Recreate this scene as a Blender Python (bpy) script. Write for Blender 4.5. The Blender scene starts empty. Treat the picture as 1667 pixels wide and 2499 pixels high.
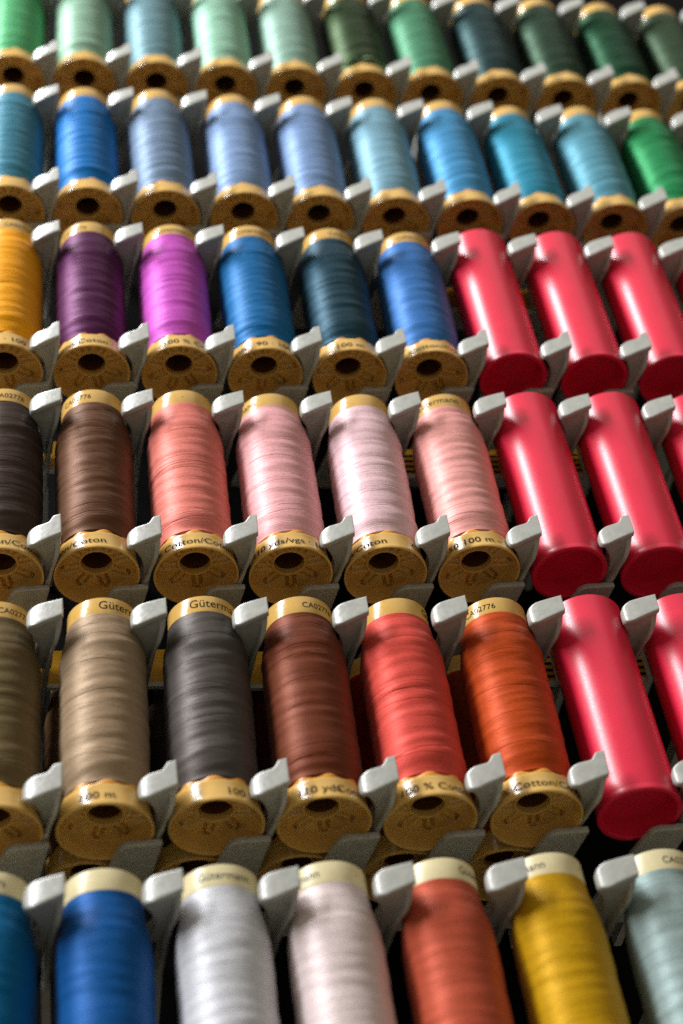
import bpy, bmesh, math, random
from mathutils import Matrix, Vector

# ------------------------------------------------------------------ frame
# rack frame in millimetres: x right, y up the rack, z out of the rack towards the viewer;
# world: X = x, Y = -z, Z = y + height, in metres.
MM = 0.001
BASE = 1250.0
def W(x, y, z):
    return Vector((x * MM, -z * MM, (y + BASE) * MM))
def D(x, y, z):
    return Vector((x, -z, y))

scene = bpy.context.scene
col = scene.collection
random.seed(7)

# ------------------------------------------------------------------ camera
CAM_POS = (-68.416, -306.556, 329.191)
CAM_RIGHT = (0.986448, -0.117077, 0.114946)
CAM_DOWN = (0.000511, -0.698386, -0.715721)
CAM_FWD = (0.164071, 0.706081, -0.688862)
F_PX = 4300.0
IMG_W, IMG_H = 1667.0, 2499.0
cam_data = bpy.data.cameras.new('camera')
cam = bpy.data.objects.new('camera', cam_data)
col.objects.link(cam)
r_, u_, b_ = D(*CAM_RIGHT), -D(*CAM_DOWN), -D(*CAM_FWD)
cam.matrix_world = Matrix((
    (r_.x, u_.x, b_.x, 0), (r_.y, u_.y, b_.y, 0), (r_.z, u_.z, b_.z, 0), (0, 0, 0, 1)))
cam.matrix_world.translation = W(*CAM_POS)
cam_data.sensor_fit = 'VERTICAL'
cam_data.sensor_height = 36.0
cam_data.sensor_width = 24.0
cam_data.lens = 36.0 * F_PX / IMG_H
cam_data.clip_start = 0.01
cam_data.clip_end = 50
cam_data.dof.use_dof = True
cam_data.dof.focus_distance = 0.474
cam_data.dof.aperture_fstop = 9.4
cam_data.dof.aperture_blades = 7
scene.camera = cam

# ------------------------------------------------------------------ light
world = bpy.data.worlds.new('World')
scene.world = world
world.use_nodes = True
bg = world.node_tree.nodes['Background']
bg.inputs['Color'].default_value = (1.0, 0.92, 0.72, 1)
bg.inputs['Strength'].default_value = 0.25

def area_light(name, target, az, el, dist, sx, sy, power, color):
    """az: degrees to the left of the rack's normal; el: degrees above the horizon."""
    a, e = math.radians(az), math.radians(el)
    d = Vector((-math.sin(a) * math.cos(e), -math.cos(a) * math.cos(e), math.sin(e)))
    ld = bpy.data.lights.new(name, 'AREA')
    ld.shape = 'RECTANGLE'; ld.size = sx; ld.size_y = sy
    ld.energy = power; ld.color = color
    o = bpy.data.objects.new(name, ld)
    o.location = target + d * dist
    o.rotation_euler = d.to_track_quat('Z', 'Y').to_euler()
    col.objects.link(o)
    return o
TARGET = W(0, 60, 0)
area_light('ceiling_tube_light', TARGET, 64, 43, 1.2, 0.19, 1.1, 30.0, (0.96, 0.98, 1.0))
area_light('ceiling_panel_light', TARGET, -12, 56, 1.7, 1.3, 1.3, 4.0, (1.0, 0.95, 0.88))

scene.view_settings.view_transform = 'Standard'
scene.view_settings.look = 'None'
scene.view_settings.exposure = 0.0
scene.view_settings.gamma = 1.0
scene.view_settings.use_curve_mapping = False
scene.render.engine = 'CYCLES'
scene.cycles.use_denoising = False
scene.cycles.max_bounces = 8

# ------------------------------------------------------------------ materials
def lin(c):
    return tuple(((v / 255) / 12.92 if v / 255 <= 0.04045 else ((v / 255 + 0.055) / 1.055) ** 2.4) for v in c) + (1.0,)

def node_mat(name):
    m = bpy.data.materials.new(name)
    m.use_nodes = True
    nt = m.node_tree
    return m, nt, nt.nodes['Principled BSDF']

def noise(nt, scale_xyz, detail=2.0, rough=0.5, seed_socket=None):
    tc = nt.nodes.new('ShaderNodeTexCoord')
    mp = nt.nodes.new('ShaderNodeMapping')
    mp.inputs['Scale'].default_value = scale_xyz
    nt.links.new(tc.outputs['Object'], mp.inputs['Vector'])
    oi = nt.nodes.new('ShaderNodeObjectInfo')
    add = nt.nodes.new('ShaderNodeVectorMath'); add.operation = 'MULTIPLY_ADD'
    nt.links.new(oi.outputs['Random'], add.inputs[0])
    add.inputs[1].default_value = (37, 53, 71)
    nt.links.new(mp.outputs['Vector'], add.inputs[2])
    n = nt.nodes.new('ShaderNodeTexNoise')
    n.inputs['Scale'].default_value = 1.0
    n.inputs['Detail'].default_value = detail
    n.inputs['Roughness'].default_value = rough
    nt.links.new(add.outputs['Vector'], n.inputs['Vector'])
    return n

def ramp(nt, src, lo, hi, a=0.3, b=0.7):
    mr = nt.nodes.new('ShaderNodeMapRange')
    mr.inputs['From Min'].default_value = a; mr.inputs['From Max'].default_value = b
    mr.inputs['To Min'].default_value = lo; mr.inputs['To Max'].default_value = hi
    nt.links.new(src, mr.inputs['Value'])
    return mr.outputs['Result']

def scale_colour(nt, rgba, factors):
    cur = None
    for f in factors:
        vm = nt.nodes.new('ShaderNodeVectorMath'); vm.operation = 'SCALE'
        if cur is None:
            vm.inputs[0].default_value = rgba[:3]
        else:
            nt.links.new(cur, vm.inputs[0])
        nt.links.new(f, vm.inputs['Scale'])
        cur = vm.outputs['Vector']
    return cur

_threads = {}
def thread_mat(rgb):
    if rgb in _threads:
        return _threads[rgb]
    m, nt, b = node_mat('thread_%d_%d_%d' % rgb)
    strands = noise(nt, (45, 45, 2600), 2.0, 0.6)  # streaks put the shade of the gaps between strands into the colour
    fibres = noise(nt, (900, 900, 5200), 2.0, 0.6)
    c = scale_colour(nt, lin(rgb), [ramp(nt, strands.outputs['Fac'], 0.88, 1.08), ramp(nt, fibres.outputs['Fac'], 0.84, 1.14)])
    nt.links.new(c, b.inputs['Base Color'])
    b.inputs['Roughness'].default_value = 0.5
    b.inputs['Metallic'].default_value = 0.14
    b.inputs['Anisotropic'].default_value = 0.25
    tg = nt.nodes.new('ShaderNodeTangent'); tg.direction_type = 'RADIAL'; tg.axis = 'Z'
    b.inputs['Anisotropic Rotation'].default_value = 0.25
    nt.links.new(tg.outputs['Tangent'], b.inputs['Tangent'])
    l = lin(rgb); mx = max(l[:3])
    b.inputs['Specular Tint'].default_value = tuple(0.12 + 0.88 * v / mx for v in l[:3]) + (1.0,)
    b.inputs['Specular IOR Level'].default_value = 0.45
    b.inputs['Sheen Weight'].default_value = 0.05
    b.inputs['Sheen Roughness'].default_value = 0.4
    bp = nt.nodes.new('ShaderNodeBump')
    bp.inputs['Strength'].default_value = 0.35
    bp.inputs['Distance'].default_value = 0.00012
    nt.links.new(fibres.outputs['Fac'], bp.inputs['Height'])
    nt.links.new(bp.outputs['Normal'], b.inputs['Normal'])
    _threads[rgb] = m
    return m

def plastic(name, rgb, rough, mottle=(0.9, 1.08), nscale=160, spec=0.5, sss=0.0, bump=0.06, bscale=900):
    m, nt, b = node_mat(name)
    n = noise(nt, (nscale,) * 3, 3.0, 0.6)
    nt.links.new(scale_colour(nt, lin(rgb), [ramp(nt, n.outputs['Fac'], *mottle)]), b.inputs['Base Color'])
    n2 = noise(nt, (bscale,) * 3, 2.0, 0.5)
    nt.links.new(ramp(nt, n2.outputs['Fac'], rough - 0.05, rough + 0.07), b.inputs['Roughness'])
    b.inputs['Specular IOR Level'].default_value = spec
    if sss:
        b.inputs['Subsurface Weight'].default_value = sss
        b.inputs['Subsurface Radius'].default_value = (0.002, 0.001, 0.0004)
        b.inputs['Subsurface Scale'].default_value = 1.0
    bp = nt.nodes.new('ShaderNodeBump')
    bp.inputs['Strength'].default_value = bump
    bp.inputs['Distance'].default_value = 0.0003
    nt.links.new(n2.outputs['Fac'], bp.inputs['Height'])
    nt.links.new(bp.outputs['Normal'], b.inputs['Normal'])
    return m

M_CAP = plastic('honey_plastic', (216, 172, 92), 0.21, (0.90, 1.06), 160)
M_CORE = plastic('shade_brown_core_plastic', (96, 56, 28), 0.5)  # core coloured darker to stand in for the shade deep in the hole
M_LIP = plastic('amber_plastic', (222, 152, 48), 0.36)
M_CREAM = plastic('cream_plastic', (232, 218, 172), 0.33)
M_HOOK = plastic('grey_plastic', (168, 168, 161), 0.27, (0.86, 1.06), 420, bump=0.12)
M_RED = plastic('red_plastic', (222, 32, 66), 0.33, (0.95, 1.05), 120, spec=0.5, bump=0.015, bscale=2600)
for _m in (M_RED,):
    _b = _m.node_tree.nodes['Principled BSDF']
    _b.inputs['Coat Weight'].default_value = 0.0
    _b.inputs['Coat Roughness'].default_value = 0.2
M_DARK = plastic('black_plastic', (9, 7, 7), 0.8, spec=0.08)
M_INK = plastic('black_ink', (26, 20, 16), 0.65, (0.6, 1.6), 1500, spec=0.12)
M_CREAMINK = plastic('grey_blue_ink', (40, 46, 60), 0.65, (0.6, 1.6), 1500, spec=0.12)
M_YELLOW = plastic('yellow_card', (222, 168, 18), 0.6)
M_WHITE = plastic('white_card', (225, 224, 214), 0.6)

# ------------------------------------------------------------------ mesh helpers
def mesh_from(name, verts, faces, mat=None, smooth=True):
    me = bpy.data.meshes.new(name)
    me.from_pydata([(v[0] * MM, v[1] * MM, v[2] * MM) for v in verts], [], faces)
    me.update()
    if smooth:
        me.polygons.foreach_set('use_smooth', [True] * len(me.polygons))
    if mat:
        me.materials.append(mat)
    return me

def lathe(name, prof, seg, mat, mod=None, smooth_angle=None):
    """prof: list of (r, z) in mm, lathed round local Z; mod(r, z, theta, i) may move a point."""
    V, Fc = [], []
    n = len(prof)
    for i, (r, z) in enumerate(prof):
        for s in range(seg):
            t = 2 * math.pi * s / seg
            rr, zz = (r, z) if mod is None else mod(r, z, t, i)
            V.append((rr * math.cos(t), rr * math.sin(t), zz))
    for i in range(n - 1):
        for s in range(seg):
            a, b = i * seg + s, i * seg + (s + 1) % seg
            Fc.append((a, b, b + seg, a + seg))
    me = mesh_from(name, V, Fc, mat)
    if smooth_angle:
        me.set_sharp_from_angle(angle=math.radians(smooth_angle))
    return me

def obj(name, me, parent=None, mat=None):
    o = bpy.data.objects.new(name, me)
    col.objects.link(o)
    if parent is not None:
        o.parent = parent
    if mat is not None:
        o.material_slots[0].link = 'OBJECT'
        o.material_slots[0].material = mat
    return o

def thing(name, label, cat, loc, group=None):
    o = bpy.data.objects.new(name, None)
    o.empty_display_size = 0.01
    col.objects.link(o)
    o.location = loc
    o['label'] = label; o['category'] = cat
    if group:
        o['group'] = group
    return o

# ------------------------------------------------------------------ spool meshes (origin: centre of the lower rim)
def round_path(pts, rad=0.35, steps=3):
    out = []
    for i, p in enumerate(pts):
        if i in (0, len(pts) - 1):
            out.append(p); continue
        a, b, c = Vector(pts[i - 1]), Vector(p), Vector(pts[i + 1])
        d1, d2 = (a - b), (c - b)
        k = min(rad, d1.length * 0.45, d2.length * 0.45)
        p1, p2 = b + d1.normalized() * k, b + d2.normalized() * k
        for s in range(steps + 1):
            t = s / steps
            q = p1 * (1 - t) ** 2 + b * 2 * t * (1 - t) + p2 * t * t
            out.append((q.x, q.y))
    return out

SKIRT_R0, SKIRT_R1, SKIRT_H = 11.35, 10.55, 6.3
FLOOR_Z = 5.2
def skirt_r(z):
    q = min(1.0, (max(z, 1.0) - 1.0) / (SKIRT_H - 1.0))
    return SKIRT_R0 + (SKIRT_R1 - SKIRT_R0) * (1 - (1 - q) ** 1.3)
# outer skirt, rim and inner wall of the cup
cup_prof = round_path([(8.4, SKIRT_H + 0.25), (SKIRT_R1, SKIRT_H + 0.2), (skirt_r(5.2), 5.2), (skirt_r(4.0), 4.0), (skirt_r(3.0), 3.0), (skirt_r(2.0), 2.0), (skirt_r(1.4), 1.4), (SKIRT_R0 + 0.1, 0.75), (SKIRT_R0 + 0.1, 0.0),
                       (10.95, 0.0), (10.75, 0.8), (10.4, 3.6), (10.3, 4.6), (10.05, FLOOR_Z + 0.1)], 0.2)
ME_CUP = lathe('lower_cap', cup_prof[::-1], 72, M_CAP)
# recessed end face with eight U shaped grooves
def u_groove(r, t):
    k = round(t / (math.pi / 4)) * (math.pi / 4)
    a = (t - k)
    x, y = r * math.sin(a), r * math.cos(a)       # x across, y outwards
    w = 0.98
    yb = 8.75
    if y < yb:
        d = abs(abs(x) - w)
        if y < 5.5:
            d = max(d, 5.5 - y)
    else:
        d = abs(math.hypot(x, y - yb) - w)
    return d
def face_z(r, t, i):
    d = u_groove(r, t)
    g = max(0.0, min(1.0, (0.55 - d) / 0.12))
    return r, FLOOR_Z + 1.25 * g
def face_mod(r, z, t, i):
    return face_z(r, t, i)
face_rings = [(4.85 + 0.175 * k, FLOOR_Z) for k in range(31)]
ME_FACE = lathe('end_face', face_rings[::-1], 256, M_CAP, face_mod)
hub_prof = round_path([(5.0, FLOOR_Z + 0.1), (4.8, 4.9), (4.25, 4.9), (4.1, 5.4), (4.02, 6.9)], 0.2)
ME_HUB = lathe('hub', hub_prof[::-1], 48, M_CAP, None, 50)
ME_CORE = lathe('core_tube', [(0.02, 36.0), (3.98, 36.0), (3.98, 6.8)], 48, M_CORE, None, 50)
def lip_mod(r, z, t, i):
    w = 0.5 + 0.5 * math.cos(9 * t + 0.4)
    return r + (0.5 * w if r > 8.6 else 0), z + (0.55 * w if z > 7.0 else 0)
ME_LIP = lathe('wavy_lip', round_path([(7.6, 6.3), (9.65, 6.4), (9.7, 7.4), (7.6, 8.2)], 0.4), 144, M_LIP, lip_mod)
CAP_R = 9.15
CAP_Z0, CAP_Z1 = 60.2, 66.0
up_prof = round_path([(7.0, CAP_Z0), (CAP_R, CAP_Z0), (CAP_R, CAP_Z1), (8.6, CAP_Z1), (8.3, CAP_Z1 - 2), (4.6, CAP_Z1 - 2), (4.2, CAP_Z1 - 3), (4.2, 44.0), (0.02, 44.0)], 0.3)
ME_UP = lathe('upper_cap', up_prof, 72, M_CAP, None, 50)

# wound thread: real strands, winding bands, gaps and crossing turns
def smooth(a, b, x):
    t = max(0.0, min(1.0, (x - a) / (b - a)))
    return t * t * (3 - 2 * t)
TH0, TH1 = 7.9, 60.6
def thread_mesh(seed, fat=10.95, shoulder=11.5, step=0.1, seg=72, relief=1.0):
    rnd = random.Random(seed)
    n = int((TH1 - TH0) / step)
    # wandering bands
    bands, z = [], TH0 - 2
    while z < TH1 + 3:
        wd = rnd.uniform(2.4, 5.2)
        bands.append((z, z + wd, relief * rnd.uniform(0.0, 0.06), rnd.uniform(-0.75, 0.75), rnd.uniform(0, 6.28)))
        z += wd
    grooves = [(rnd.uniform(TH0 + 3, TH1 - 2), rnd.uniform(0.3, 2.0), rnd.uniform(0, 6.28), relief * rnd.uniform(0.03, 0.14) * rnd.choice((1, 1, -0.6)), rnd.uniform(0.08, 0.14)) for _ in range(18)]
    ct = [math.cos(2 * math.pi * s / seg) for s in range(seg)]
    st = [math.sin(2 * math.pi * s / seg) for s in range(seg)]
    V, Fc = [], []
    ph = 0.0
    bi = 0
    gcs = [(g[0], g[1], math.cos(g[2]), math.sin(g[2]), g[3], g[4]) for g in grooves]
    wob = [rnd.uniform(0, 6.28) for _ in range(6)]
    k1, k2, k3 = (2 * math.pi / rnd.uniform(3.7, 4.8), 2 * math.pi / rnd.uniform(6.2, 8.0), 2 * math.pi / rnd.uniform(2.6, 3.3))
    wa, wb = rnd.uniform(0.07, 0.095), rnd.uniform(0.07, 0.1)
    for i in range(n + 1):
        z = TH0 + (TH1 - TH0) * i / n
        u = z - TH0
        base = 9.15 + (fat - 9.15) * smooth(TH1 + 1.0, TH1 - shoulder, z) if z > TH1 - shoulder else fat
        base -= (fat - 9.75) * (1 - smooth(0, 6.5, u)) * 0.85
        base += 0.06 * math.sin(z * 0.21 + wob[0]) + 0.05 * math.sin(z * 0.53 + wob[1])
        pitch_phase = 2 * math.pi * (u / 0.40 + 0.35 * math.sin(u * 0.9 + wob[2]) + 0.25 * math.sin(u * 2.3 + wob[3]))
        while bi < len(bands) - 1 and z > bands[bi][1]:
            bi += 1
        near = [g for g in gcs if abs(g[0] - z) < g[1] + 4 * g[5]]
        for s in range(seg):
            th = 2 * math.pi * s / seg
            r = base + 0.02 * math.sin(pitch_phase - th)
            # band cushion, tilted round the spool
            zz = z + 0.55 * math.cos(th - wob[4]) + 0.2 * math.cos(2 * th - wob[5])
            k = bi
            while k > 0 and zz < bands[k][0]:
                k -= 1
            while k < len(bands) - 1 and zz > bands[k][1]:
                k += 1
            b = bands[k]
            q = (zz - b[0]) / (b[1] - b[0])
            q = max(0.0, min(1.0, q))
            r += b[2] * math.sin(math.pi * q) ** 1.6 - 0.02
            m1 = 0.65 + 0.45 * math.sin(th + 0.35 * z + wob[1]) ; m2 = 0.65 + 0.45 * math.sin(th - 0.27 * z + wob[5])
            r += relief * (wa * m1 * math.sin((z + 1.7 * math.cos(th - wob[2])) * k1 + wob[3]) + wb * m2 * math.sin((z + 2.8 * math.cos(th - wob[0])) * k2 + wob[1])
                           + 0.022 * math.sin((z - 2.4 * math.cos(th - wob[4])) * k3))
            for g in near:
                d = z - g[0] - g[1] * (ct[s] * g[2] + st[s] * g[3])
                if abs(d) < 3 * g[5]:
                    r -= g[4] * math.exp(-(d / g[5]) ** 2)
            V.append((r * ct[s], r * st[s], z))
    for i in range(n):
        for s in range(seg):
            a, b = i * seg + s, i * seg + (s + 1) % seg
            Fc.append((a, b, b + seg, a + seg))
    # closed ends
    base = len(V)
    for z in (TH0, TH1):
        for s in range(seg):
            V.append((4.6 * ct[s], 4.6 * st[s], z))
    for s in range(seg):
        q = (s + 1) % seg
        Fc.append((s, base + s, base + q, q)); Fc.append((n * seg + s, n * seg + q, base + seg + q, base + seg + s))
    return mesh_from('thread', V, Fc, thread_mat((128, 128, 128)))
THREADS = [thread_mesh(11 + k) for k in range(4)] + [thread_mesh(31, 10.8, 15.0, relief=0.45)] + [thread_mesh(41 + k, relief=1.35) for k in range(2)]

# red dummy tube
tube_prof = round_path([(0.02, 6.0), (9.2, 6.0), (9.35, 0.0), (10.7, 0.0), (10.66, 0.9), (10.55, 1.8), (10.55, 65.2), (8.9, 65.2), (8.6, 63.9), (0.02, 63.9)], 0.3, 4)
ME_TUBE = lathe('tube_wall', [q for q in tube_prof if q[0] > 8.5], 96, M_RED)
ME_PLUG = lathe('end_plug', [(9.3, 5.4), (4.0, 5.3), (0.02, 5.3)][::-1], 64, M_RED)

# ------------------------------------------------------------------ lettering, bent round the bands
_glyphs = {}
def flat_text(s, size):
    if (s, size) in _glyphs:
        return _glyphs[(s, size)]
    cu = bpy.data.curves.new('lettering', 'FONT')
    cu.body = s; cu.size = size; cu.align_x = 'CENTER'; cu.resolution_u = 3
    o = bpy.data.objects.new('lettering_tmp', cu)
    col.objects.link(o)
    dg = bpy.context.evaluated_depsgraph_get()
    me = bpy.data.meshes.new_from_object(o.evaluated_get(dg))
    bm = bmesh.new(); bm.from_mesh(me)
    bmesh.ops.triangulate(bm, faces=bm.faces[:])
    V = [(v.co.x, v.co.y) for v in bm.verts]
    Fc = [tuple(v.index for v in f.verts) for f in bm.faces]
    bm.free()
    bpy.data.objects.remove(o); bpy.data.curves.remove(cu); bpy.data.meshes.remove(me)
    _glyphs[(s, size)] = (V, Fc)
    return V, Fc

_letters = {}
def lettering(s, size, band, ang, mat):
    """ang: degrees from the front of the spool, positive to the right; band 'up' or 'low'."""
    key = (s, size, band, ang, mat.name)
    if key not in _letters:
        V2, Fc = flat_text(s, size)
        V = []
        z0 = 62.1 if band == 'up' else 1.9
        for x, y in V2:
            z = z0 + y
            r = (CAP_R if band == 'up' else skirt_r(z) + 0.12) + 0.05
            t = math.radians(-90 + ang) + x / 10.0
            V.append((r * math.cos(t), r * math.sin(t), z))
        _letters[key] = mesh_from('lettering', V, Fc, mat)
    return _letters[key]

# ------------------------------------------------------------------ layout of the rack
PX, PY = 26.0, 81.94
ZS = -14.0                      # depth of the spool axes
def prong_x(i): return i * PX - 2.5 * PX
LIFT = {'A': 0.0, 'B': 0.0, 'C': 0.2, 'D': 2.0, 'E': 2.0, 'F': 2.0}      # small seat differences from row to row
ROWY = {'A': -PY, 'B': 0.0, 'C': PY, 'D': 2 * PY, 'E': 3 * PY, 'F': 4 * PY}
def project(x, y, z):
    d = Vector((x, y, z)) - Vector(CAM_POS)
    c = [d.dot(Vector(a)) for a in (CAM_RIGHT, CAM_DOWN, CAM_FWD)]
    return F_PX * c[0] / c[2] + IMG_W / 2, F_PX * c[1] / c[2] + IMG_H / 2

# ------------------------------------------------------------------ rack: grey hooks, floor tabs, label strips, back
rack = thing('display_rack', 'grey plastic hooked display rack holding all the rows of thread spools', 'display rack', W(0, -PY - 70, -78))
def part(name, me, loc, mat=None, parent=rack, jitter=0.0):
    o = obj(name, me, parent, mat)
    if jitter:
        o.rotation_euler = [math.radians(random.uniform(-jitter, jitter)) for _ in range(3)]
        loc = loc + Vector([random.uniform(-0.2, 0.2) * MM for _ in range(3)])
    o.location = loc - rack.location if parent is rack else loc
    return o

def prism(bm, poly, y0, y1):
    """poly in (x, z) rack mm; extruded from y0 to y1 (rack y). Verts are stored as (x, -z, y)."""
    a = [bm.verts.new((p[0], -p[1], y0)) for p in poly]
    b = [bm.verts.new((p[0], -p[1], y1)) for p in poly]
    n = len(poly)
    bm.faces.new(a[::-1]); bm.faces.new(b)
    for i in range(n):
        bm.faces.new((a[i], a[(i + 1) % n], b[(i + 1) % n], b[i]))
    return a, b

def remeshed(name, bm, voxel, mat, smooth_it=4, extra=None):
    bmesh.ops.recalc_face_normals(bm, faces=bm.faces[:])
    me = bpy.data.meshes.new(name + '_src'); bm.to_mesh(me); bm.free()
    o = bpy.data.objects.new(name + '_src', me); col.objects.link(o)
    m = o.modifiers.new('r', 'REMESH'); m.mode = 'VOXEL'; m.voxel_size = voxel; m.use_smooth_shade = True
    s = o.modifiers.new('s', 'SMOOTH'); s.iterations = smooth_it; s.factor = 0.5
    dg = bpy.context.evaluated_depsgraph_get()
    out = bpy.data.meshes.new_from_object(o.evaluated_get(dg))
    out.name = name
    out.transform(Matrix.Scale(MM, 4))
    bpy.data.objects.remove(o); bpy.data.meshes.remove(me)
    out.materials.clear(); out.materials.append(mat)
    out.polygons.foreach_set('use_smooth', [True] * len(out.polygons))
    return out

def hook_mesh(name, lower):
    bm = bmesh.new()
    lean = 0.16 if lower else 0.08       # x per z of the post
    # head plate: outline in (x, y), height by x, as a strip of prisms along x
    N = 22
    hx = lambda k: -9.0 + 9.0 * k / N
    def top(x):
        q = (x + 9.0) / 9.0
        return -4.7 + 4.7 * (q ** 0.6)
    verts_t, verts_b = [], []
    for k in range(N + 1):
        x = hx(k)
        q = k / N
        e = max(0.0, 1 - (x + 9.0) / 3.0)                  # rounding of the left end
        rd = 1 - math.sqrt(max(0.0, 1 - e * e))
        yb = -0.2 + 0.2 * q - 2.4 * rd                     # back edge
        yf = -7.6 + 1.9 * q + 2.4 * rd                     # front edge
        if lower:
            yb += (2.0 * smooth(0.62, 0.8, q)) - 2.0
            yf -= 1.6
        z = top(x)
        verts_t.append((bm.verts.new((x, -z, yb)), bm.verts.new((x, -z, yf))))
        th = 1.7
        verts_b.append((bm.verts.new((x + 0.25, -(z - th), yb)), bm.verts.new((x + 0.25, -(z - th), yf))))
    for k in range(N):
        (a, b), (c, d) = verts_t[k], verts_t[k + 1]
        (e, f), (g, h) = verts_b[k], verts_b[k + 1]
        bm.faces.new((a, b, d, c)); bm.faces.new((e, g, h, f))
        bm.faces.new((a, c, g, e)); bm.faces.new((b, f, h, d))
    bm.faces.new((verts_t[0][0], verts_b[0][0], verts_b[0][1], verts_t[0][1]))
    bm.faces.new((verts_t[N][0], verts_t[N][1], verts_b[N][1], verts_b[N][0]))
    dy = -1.6 if lower else 0.0
    # post
    def xs(x, z): return x + lean * (z + 12)* (1 if z < -12 else 0)
    st = []
    for k in range(41):
        z = -0.9 - 33.1 * k / 40
        t = -z
        xr = -0.1 - 2.2 * smooth(3.5, 14.0, t)
        xl = -1.55 - 2.15 * smooth(2.5, 18.0, t)
        sh = lean * (z + 12) if z < -12 else 0.0
        sh *= smooth(12.0, 18.0, t)
        yl = -5.3 - 3.2 * smooth(1.0, 9.0, t) + dy
        st.append([bm.verts.new(q) for q in ((xr + sh, t, -1.2 + dy), (xl + sh, t, -1.2 + dy), (xl + sh, t, yl), (xr + sh, t, yl))])
    for k in range(40):
        for j in range(4):
            bm.faces.new((st[k][j], st[k][(j + 1) % 4], st[k + 1][(j + 1) % 4], st[k + 1][j]))
    bm.faces.new(st[0][::-1]); bm.faces.new(st[-1])
    # web under the head
    rc = 11.8 if lower else 10.3
    arc = [(max(-8.7, -16.1 + math.sqrt(max(0.0, rc * rc - (z + 14) ** 2))), z) for z in (-4.9, -6.2, -7.6, -9.2, -11, -13, -15.5, -18, -21)]
    prism(bm, [(-1.2, -1.6), (-4.6, -2.6)] + arc + [(-2.4, -21)], -5.7 + dy, -1.4 + dy)
    me = remeshed(name, bm, 0.2, M_HOOK, 26)
    # plain rod running back to the panel, joined to the same mesh
    bm = bmesh.new(); bm.from_mesh(me)
    x1, x2 = xs(-1.95, -33), xs(-4.05, -33)
    lo = [(x2, 33, -6.3 + dy), (x1, 33, -6.3 + dy), (x1, 33, -1.5 + dy), (x2, 33, -1.5 + dy)]
    hi = [(x - 6 * lean, 78, z) for x, _, z in lo]
    vv = [bm.verts.new((a * MM, b * MM, c * MM)) for a, b, c in lo + hi]
    for i in range(4):
        bm.faces.new((vv[i], vv[(i + 1) % 4], vv[4 + (i + 1) % 4], vv[4 + i]))
    bm.to_mesh(me); bm.free()
    return me
ME_UHOOK = hook_mesh('upper_hook', False)
ME_LHOOK = hook_mesh('lower_hook', True)

def tab_mesh():
    bm = bmesh.new()
    lean = 0.17
    poly = [(-3.0, -16.0), (-10.6, -16.4), (-12.2, -17.0), (-13.3, -18.4), (-14.4, -21.5), (-17.6, -34), (-17.6 - 6, -58), (-3.0 - 42 * lean, -58)]
    prism(bm, poly, -1.7, 0.0)
    return remeshed('floor_tab', bm, 0.3, M_HOOK, 2)
ME_TAB = tab_mesh()

for row, y in ROWY.items():
    for i in range(-2, 12):
        x = prong_x(i)
        def inview(px, py_, pz, m=230):
            u, v = project(px, py_, pz)
            return -m < u < IMG_W + m and -m - 20 < v < IMG_H + m
        if inview(x - 4, y - 4, -4):
            part('upper_hook', ME_UHOOK, W(x, y, 0), jitter=1.2)
        if inview(x - 4, y - 58, -4):
            part('lower_hook', ME_LHOOK, W(x - 0.1, y - 51.7, 0), jitter=1.2)
        if inview(x - 8, y - 64, -20):
            part('floor_tab', ME_TAB, W(x, y - 62.5 + LIFT[row], 0), jitter=0.4)

def box_mesh(name, x0, x1, y0, y1, z0, z1, mat):
    V = [(x, -z, y) for y in (y0, y1) for z in (z0, z1) for x in (x0, x1)]
    Fc = [(0, 1, 3, 2), (4, 6, 7, 5), (0, 4, 5, 1), (2, 3, 7, 6), (0, 2, 6, 4), (1, 5, 7, 3)]
    me = mesh_from(name, V, Fc, mat, smooth=False)
    bm = bmesh.new(); bm.from_mesh(me); bmesh.ops.recalc_face_normals(bm, faces=bm.faces[:]); bm.to_mesh(me); bm.free()
    return me
part('back_panel', box_mesh('back_panel', -260, 300, -260, 760, -84, -78, M_DARK), W(0, 0, 0))
ME_TAG = box_mesh('price_tag', -4.0, 4.0, -6.6, 5.0, -26.6, -26.0, M_YELLOW)
ME_EDGE = box_mesh('tag_edge', -4.0, 4.0, -8.0, -6.62, -26.8, -25.6, M_WHITE)
ME_BARS = []
for k in range(4):
    ME_BARS.append(box_mesh('print_line', -3.8, 3.8, -5.4 + 2.3 * k, -4.5 + 2.3 * k, -26.0, -25.9, M_INK))
TAGS = [('B', 0, 0, 0), ('B', 1, 0, 0), ('B', 2, -1.2, 0), ('B', 5, -1.5, 1), ('B', 6, -1.0, 1), ('C', 0, 0.5, 0), ('C', 4, -2.0, 1), ('C', 5, -2.0, 1),
        ('C', 6, -1.0, 1), ('D', 5, -2, 1), ('D', 6, -2, 1)]
for row, i, dy, bars in TAGS:
    s = part('price_tag', ME_TAG, W(prong_x(i) - 1.5, ROWY[row] + dy, 0))
    obj('tag_edge', ME_EDGE, s)
    if bars:
        for me in ME_BARS:
            obj('print_line', me, s)

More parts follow.
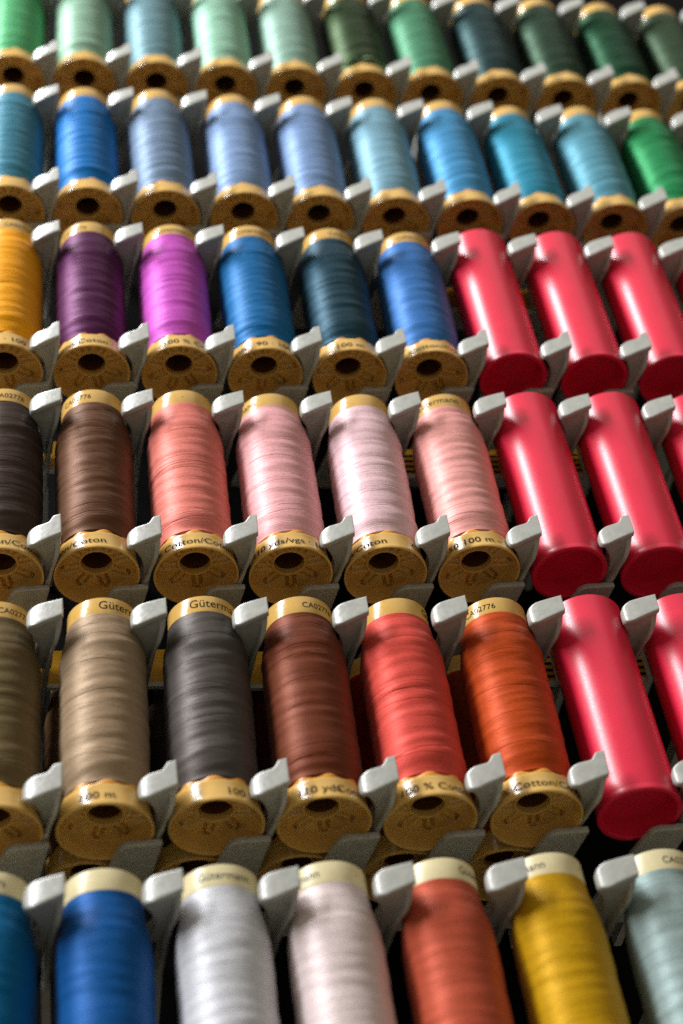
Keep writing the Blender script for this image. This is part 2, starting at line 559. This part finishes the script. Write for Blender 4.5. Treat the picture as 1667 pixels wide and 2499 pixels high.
# ------------------------------------------------------------------ spools
def rgb(*a): return tuple(a)
GROUPS = {'A': 'cream capped spools in the bottom row', 'B': 'spools in the second row from the bottom', 'C': 'spools in the third row from the bottom',
          'D': 'spools in the fourth row from the bottom', 'E': 'blue spools in the fifth row from the bottom', 'F': 'green spools in the top row'}
count = {'n': 0}
def spool(row, i, colour, label, up=None, low=None, cream=False, jx=0.0, depth=0, group=None):
    rnd = random.Random(row + str(i) + str(depth))
    x = prong_x(i - 1) + (8.9 if row == 'A' else 9.7) + jx + rnd.uniform(-0.35, 0.35)
    y = ROWY[row] + LIFT[row] - 61.9 + rnd.uniform(-0.25, 0.25)
    z = ZS - depth * 23.6
    t = thing('thread_spool', label, 'thread spool', W(x - depth * 3.8, y, z), group or GROUPS[row])
    t.rotation_euler = (math.radians(rnd.uniform(-0.6, 0.6)), math.radians(rnd.uniform(-0.7, 0.7)), 0)
    capm = M_CREAM if cream else M_CAP
    ink = M_CREAMINK if cream else M_INK
    th = obj('thread', THREADS[4 if cream else (5 + count['n'] % 2 if row in 'EF' else count['n'] % 4)], t, thread_mat(colour))
    th.rotation_euler.z = rnd.uniform(0, 6.28)
    lc = obj('lower_cap', ME_CUP, t, capm)
    fc = obj('end_face', ME_FACE, lc, capm)
    fc.rotation_euler.z = rnd.uniform(-0.35, 0.35)
    hb = obj('hub', ME_HUB, lc, capm)
    obj('core_tube', ME_CORE, t)
    lp = obj('wavy_lip', ME_LIP, lc, M_CREAM if cream else M_LIP)
    lp.rotation_euler.z = rnd.uniform(0, 0.7)
    uc = obj('upper_cap', ME_UP, t, capm)
    for spec in (up or []):
        obj('lettering', lettering(spec[0], spec[1], 'up', spec[2], ink), uc)
    for spec in (low or []):
        obj('lettering', lettering(spec[0], spec[1], 'low', spec[2], ink), lc)
    count['n'] += 1
    return t

def dummy(row, i, label):
    rnd = random.Random(row + str(i))
    x = prong_x(i - 1) + 9.9 + rnd.uniform(-0.3, 0.3)
    t = thing('dummy_tube', label, 'dummy tube', W(x, ROWY[row] + LIFT[row] - 61.4 + rnd.uniform(-0.3, 0.3), ZS), 'red dummy tubes on the right of the rack')
    t.rotation_euler = (math.radians(rnd.uniform(-1.0, 0.4)), math.radians(rnd.uniform(-0.9, 0.9)), rnd.uniform(0, 6.28))
    obj('tube_wall', ME_TUBE, t)
    obj('end_plug', ME_PLUG, t)
    return t

G, CA = 'Gütermann', 'CA02776'
# bottom row
spool('A', 0, rgb(0, 92, 140), 'teal blue thread spool with cream cap at the bottom left corner', [(CA, 2.6, -4)], None, True)
spool('A', 1, rgb(10, 80, 146), 'deep blue thread spool with cream cap in the blurred bottom row', [('·', 2.6, 62)], None, True)
spool('A', 2, rgb(206, 206, 212), 'pale lavender grey thread spool with cream cap in the bottom row', [(G, 3.0, 4)], None, True)
spool('A', 3, rgb(222, 204, 203), 'pale dusty pink thread spool with cream cap, right of the pale grey one', [(G, 3.0, -58), ('·', 3, 40)], None, True)
spool('A', 4, rgb(180, 80, 56), 'rust coral thread spool with cream cap, left of the mustard yellow one', [(G, 3.0, 62)], None, True)
spool('A', 5, rgb(194, 148, 14), 'mustard yellow thread spool with cream cap in the bottom row', [(G, 3.0, -52), ('·', 3, 50)], None, True)
spool('A', 6, rgb(142, 160, 158), 'pale grey green thread spool with cream cap at the bottom right corner', [(CA, 2.6, 22)], None, True)
# second row
spool('B', 0, rgb(98, 82, 54), 'olive brown thread spool cut off by the left edge, next to the taupe one', [(CA, 2.6, 30)])
spool('B', 1, rgb(152, 128, 102), 'taupe beige thread spool, second from the left in its row', [(G, 3.8, 42)], [('100 m', 3.2, -12)])
spool('B', 2, rgb(70, 64, 61), 'charcoal grey thread spool between the taupe and the chestnut brown spools', [(G, 3.8, 24)], [('100 % Cotton', 3.2, 60)])
spool('B', 3, rgb(104, 50, 29), 'chestnut brown thread spool between the charcoal and the coral red spools', [(CA, 2.6, 28)], [('110 yds', 3.2, -12), ('Cotton/Coton', 3.2, 64)])
spool('B', 4, rgb(210, 76, 65), 'coral red thread spool, left of the burnt orange one', [('·', 3.0, -42), (G, 3.4, 88)], [('100 % Cotton', 3.2, 4)])
spool('B', 5, rgb(180, 68, 20), 'burnt orange thread spool beside a red dummy tube', [(CA, 2.6, -36), ('·', 3.0, 55)], [('% Cotton/Coton', 3.2, 6)])
dummy('B', 6, 'red dummy tube right of the burnt orange thread spool')
dummy('B', 7, 'red dummy tube cut off at the right, in the row of the burnt orange spool')
# third row
spool('C', 0, rgb(38, 27, 22), 'blackish brown thread spool cut off by the left edge', [(CA, 2.6, 8)], [('Cotton/Coton', 3.2, 10)])
spool('C', 1, rgb(84, 53, 33), 'dark brown thread spool, left of the salmon pink one', [(CA, 2.6, -33)], [('Cotton/Coton', 3.2, -42)])
spool('C', 2, rgb(218, 122, 110), 'salmon pink thread spool, right of the dark brown one', [('·', 2.6, -3)], [('100 % Cotton/Coton ·', 3.2, -18)])
spool('C', 3, rgb(230, 168, 170), 'light pink thread spool, right of the salmon pink one', [(G, 3.2, -75)], [('110 yds/vgs · 100 m', 3.2, 4)])
spool('C', 4, rgb(230, 192, 198), 'palest pink thread spool, in the middle of the third row', None, [('Cotton/Coton', 3.2, -58), ('CA02', 3.2, 56)])
spool('C', 5, rgb(230, 160, 154), 'peach pink thread spool beside a red dummy tube', [(G, 3.4, -22)], [('Nr. 50 100 m – 110 yds', 3.2, 2)])
dummy('C', 6, 'red dummy tube right of the peach pink thread spool')
dummy('C', 7, 'second red dummy tube right of the peach pink thread spool')
dummy('C', 8, 'red dummy tube mostly cut off at the right, in the pink spools\' row')
# fourth row
spool('D', 0, rgb(240, 162, 8), 'golden yellow thread spool cut off by the left edge', [(CA, 2.6, 20)], [('110 yds · 100 m', 3.2, -4)])
spool('D', 1, rgb(62, 14, 54), 'dark plum purple thread spool, right of the golden yellow one', [(CA, 2.6, -34)], [('Cotton/Coton ·', 3.2, -24)])
spool('D', 2, rgb(190, 78, 180), 'bright orchid magenta thread spool, right of the plum one', [(G, 3.0, 2)], [('100 % Cotton', 3.2, 22)])
spool('D', 3, rgb(10, 96, 152), 'strong blue thread spool between the orchid and the dark navy teal spools', [(G, 3.0, 6)], [('yds · 90 · 100 m', 3.2, 2)])
spool('D', 4, rgb(14, 44, 56), 'dark navy teal thread spool, right of the strong blue one', [(CA, 2.6, 24)], [('· 100 m', 3.2, -10)])
spool('D', 5, rgb(52, 106, 170), 'royal blue thread spool beside a red dummy tube', [(CA, 2.6, 4)], [('Cotton/Coton', 3.2, 8)])
dummy('D', 6, 'red dummy tube right of the royal blue thread spool')
dummy('D', 7, 'second red dummy tube right of the royal blue thread spool')
dummy('D', 8, 'third red dummy tube right of the royal blue thread spool')
dummy('D', 9, 'sliver of a red dummy tube at the right, in the royal blue spool\'s row')
# fifth row
E_ROW = [((56, 119, 140), 'teal blue thread spool at the left edge of the fifth row'),
         ((11, 108, 180), 'vivid blue thread spool in the fifth row from the bottom'),
         ((110, 131, 157), 'slate grey blue thread spool, right of the vivid blue one'),
         ((122, 148, 187), 'periwinkle blue thread spool, two to the right of the vivid blue one'),
         ((115, 142, 182), 'light steel blue thread spool in the middle of the fifth row'),
         ((117, 158, 176), 'pale grey sky blue thread spool, left of the azure one'),
         ((68, 140, 187), 'azure blue thread spool, left of the turquoise teal one'),
         ((45, 131, 157), 'turquoise teal thread spool, right of the azure one'),
         ((88, 146, 164), 'pale aqua grey thread spool, left of the green one'),
         ((36, 128, 76), 'green thread spool at the right edge among the blue ones')]
for i, (c, lb) in enumerate(E_ROW):
    spool('E', i, c, lb)
# top row
F_ROW = [((78, 165, 108), 'fresh green thread spool at the top left corner'),
         ((137, 173, 149), 'pale sage green thread spool in the top row, left of the dusty blue one'),
         ((102, 137, 146), 'dusty grey blue thread spool among the green ones of the top row'),
         ((142, 186, 163), 'light mint green thread spool, right of the dusty blue one'),
         ((133, 165, 150), 'greyish mint thread spool, left of the dark olive green one'),
         ((22, 35, 14), 'dark olive green thread spool with a loose pale strand at its foot'),
         ((71, 127, 95), 'sea green thread spool, right of the dark olive green one'),
         ((16, 35, 36), 'dark teal thread spool in the top row'),
         ((24, 42, 29), 'dark moss green thread spool, left of the emerald one'),
         ((9, 45, 26), 'dark emerald green thread spool near the top right corner'),
         ((37, 53, 36), 'grey green thread spool at the top right corner')]
for i, (c, lb) in enumerate(F_ROW):
    s = spool('F', i, c, lb)
    if i == 5:
        olive = s
# loose strand looped round the foot of the olive spool
V, Fc = [], []
NS = 60
pts = []
for k in range(NS):
    t = math.radians(-178 + 210 * k / (NS - 1))
    rr = 10.5 + 0.7 * math.sin(k * 0.5) + (4.0 * max(0, (k - 48) / 12) ** 2)
    pts.append(Vector((rr * math.cos(t), rr * math.sin(t), 10.4 + 0.5 * math.sin(k * 0.37) + 0.9 * math.sin(k * 0.11))))
for k, p in enumerate(pts):
    d = (pts[min(k + 1, NS - 1)] - pts[max(k - 1, 0)]).normalized()
    a = d.cross(Vector((0, 0, 1))).normalized(); b = d.cross(a)
    for s in range(6):
        q = p + (a * math.cos(s * math.pi / 3) + b * math.sin(s * math.pi / 3)) * 0.55
        V.append(tuple(q))
for k in range(NS - 1):
    for s in range(6):
        Fc.append((k * 6 + s, k * 6 + (s + 1) % 6, (k + 1) * 6 + (s + 1) % 6, (k + 1) * 6 + s))
obj('loose_strand', mesh_from('loose_strand', V, Fc, thread_mat((120, 150, 112))), olive)

# spools waiting behind the second row, seen only by their end caps
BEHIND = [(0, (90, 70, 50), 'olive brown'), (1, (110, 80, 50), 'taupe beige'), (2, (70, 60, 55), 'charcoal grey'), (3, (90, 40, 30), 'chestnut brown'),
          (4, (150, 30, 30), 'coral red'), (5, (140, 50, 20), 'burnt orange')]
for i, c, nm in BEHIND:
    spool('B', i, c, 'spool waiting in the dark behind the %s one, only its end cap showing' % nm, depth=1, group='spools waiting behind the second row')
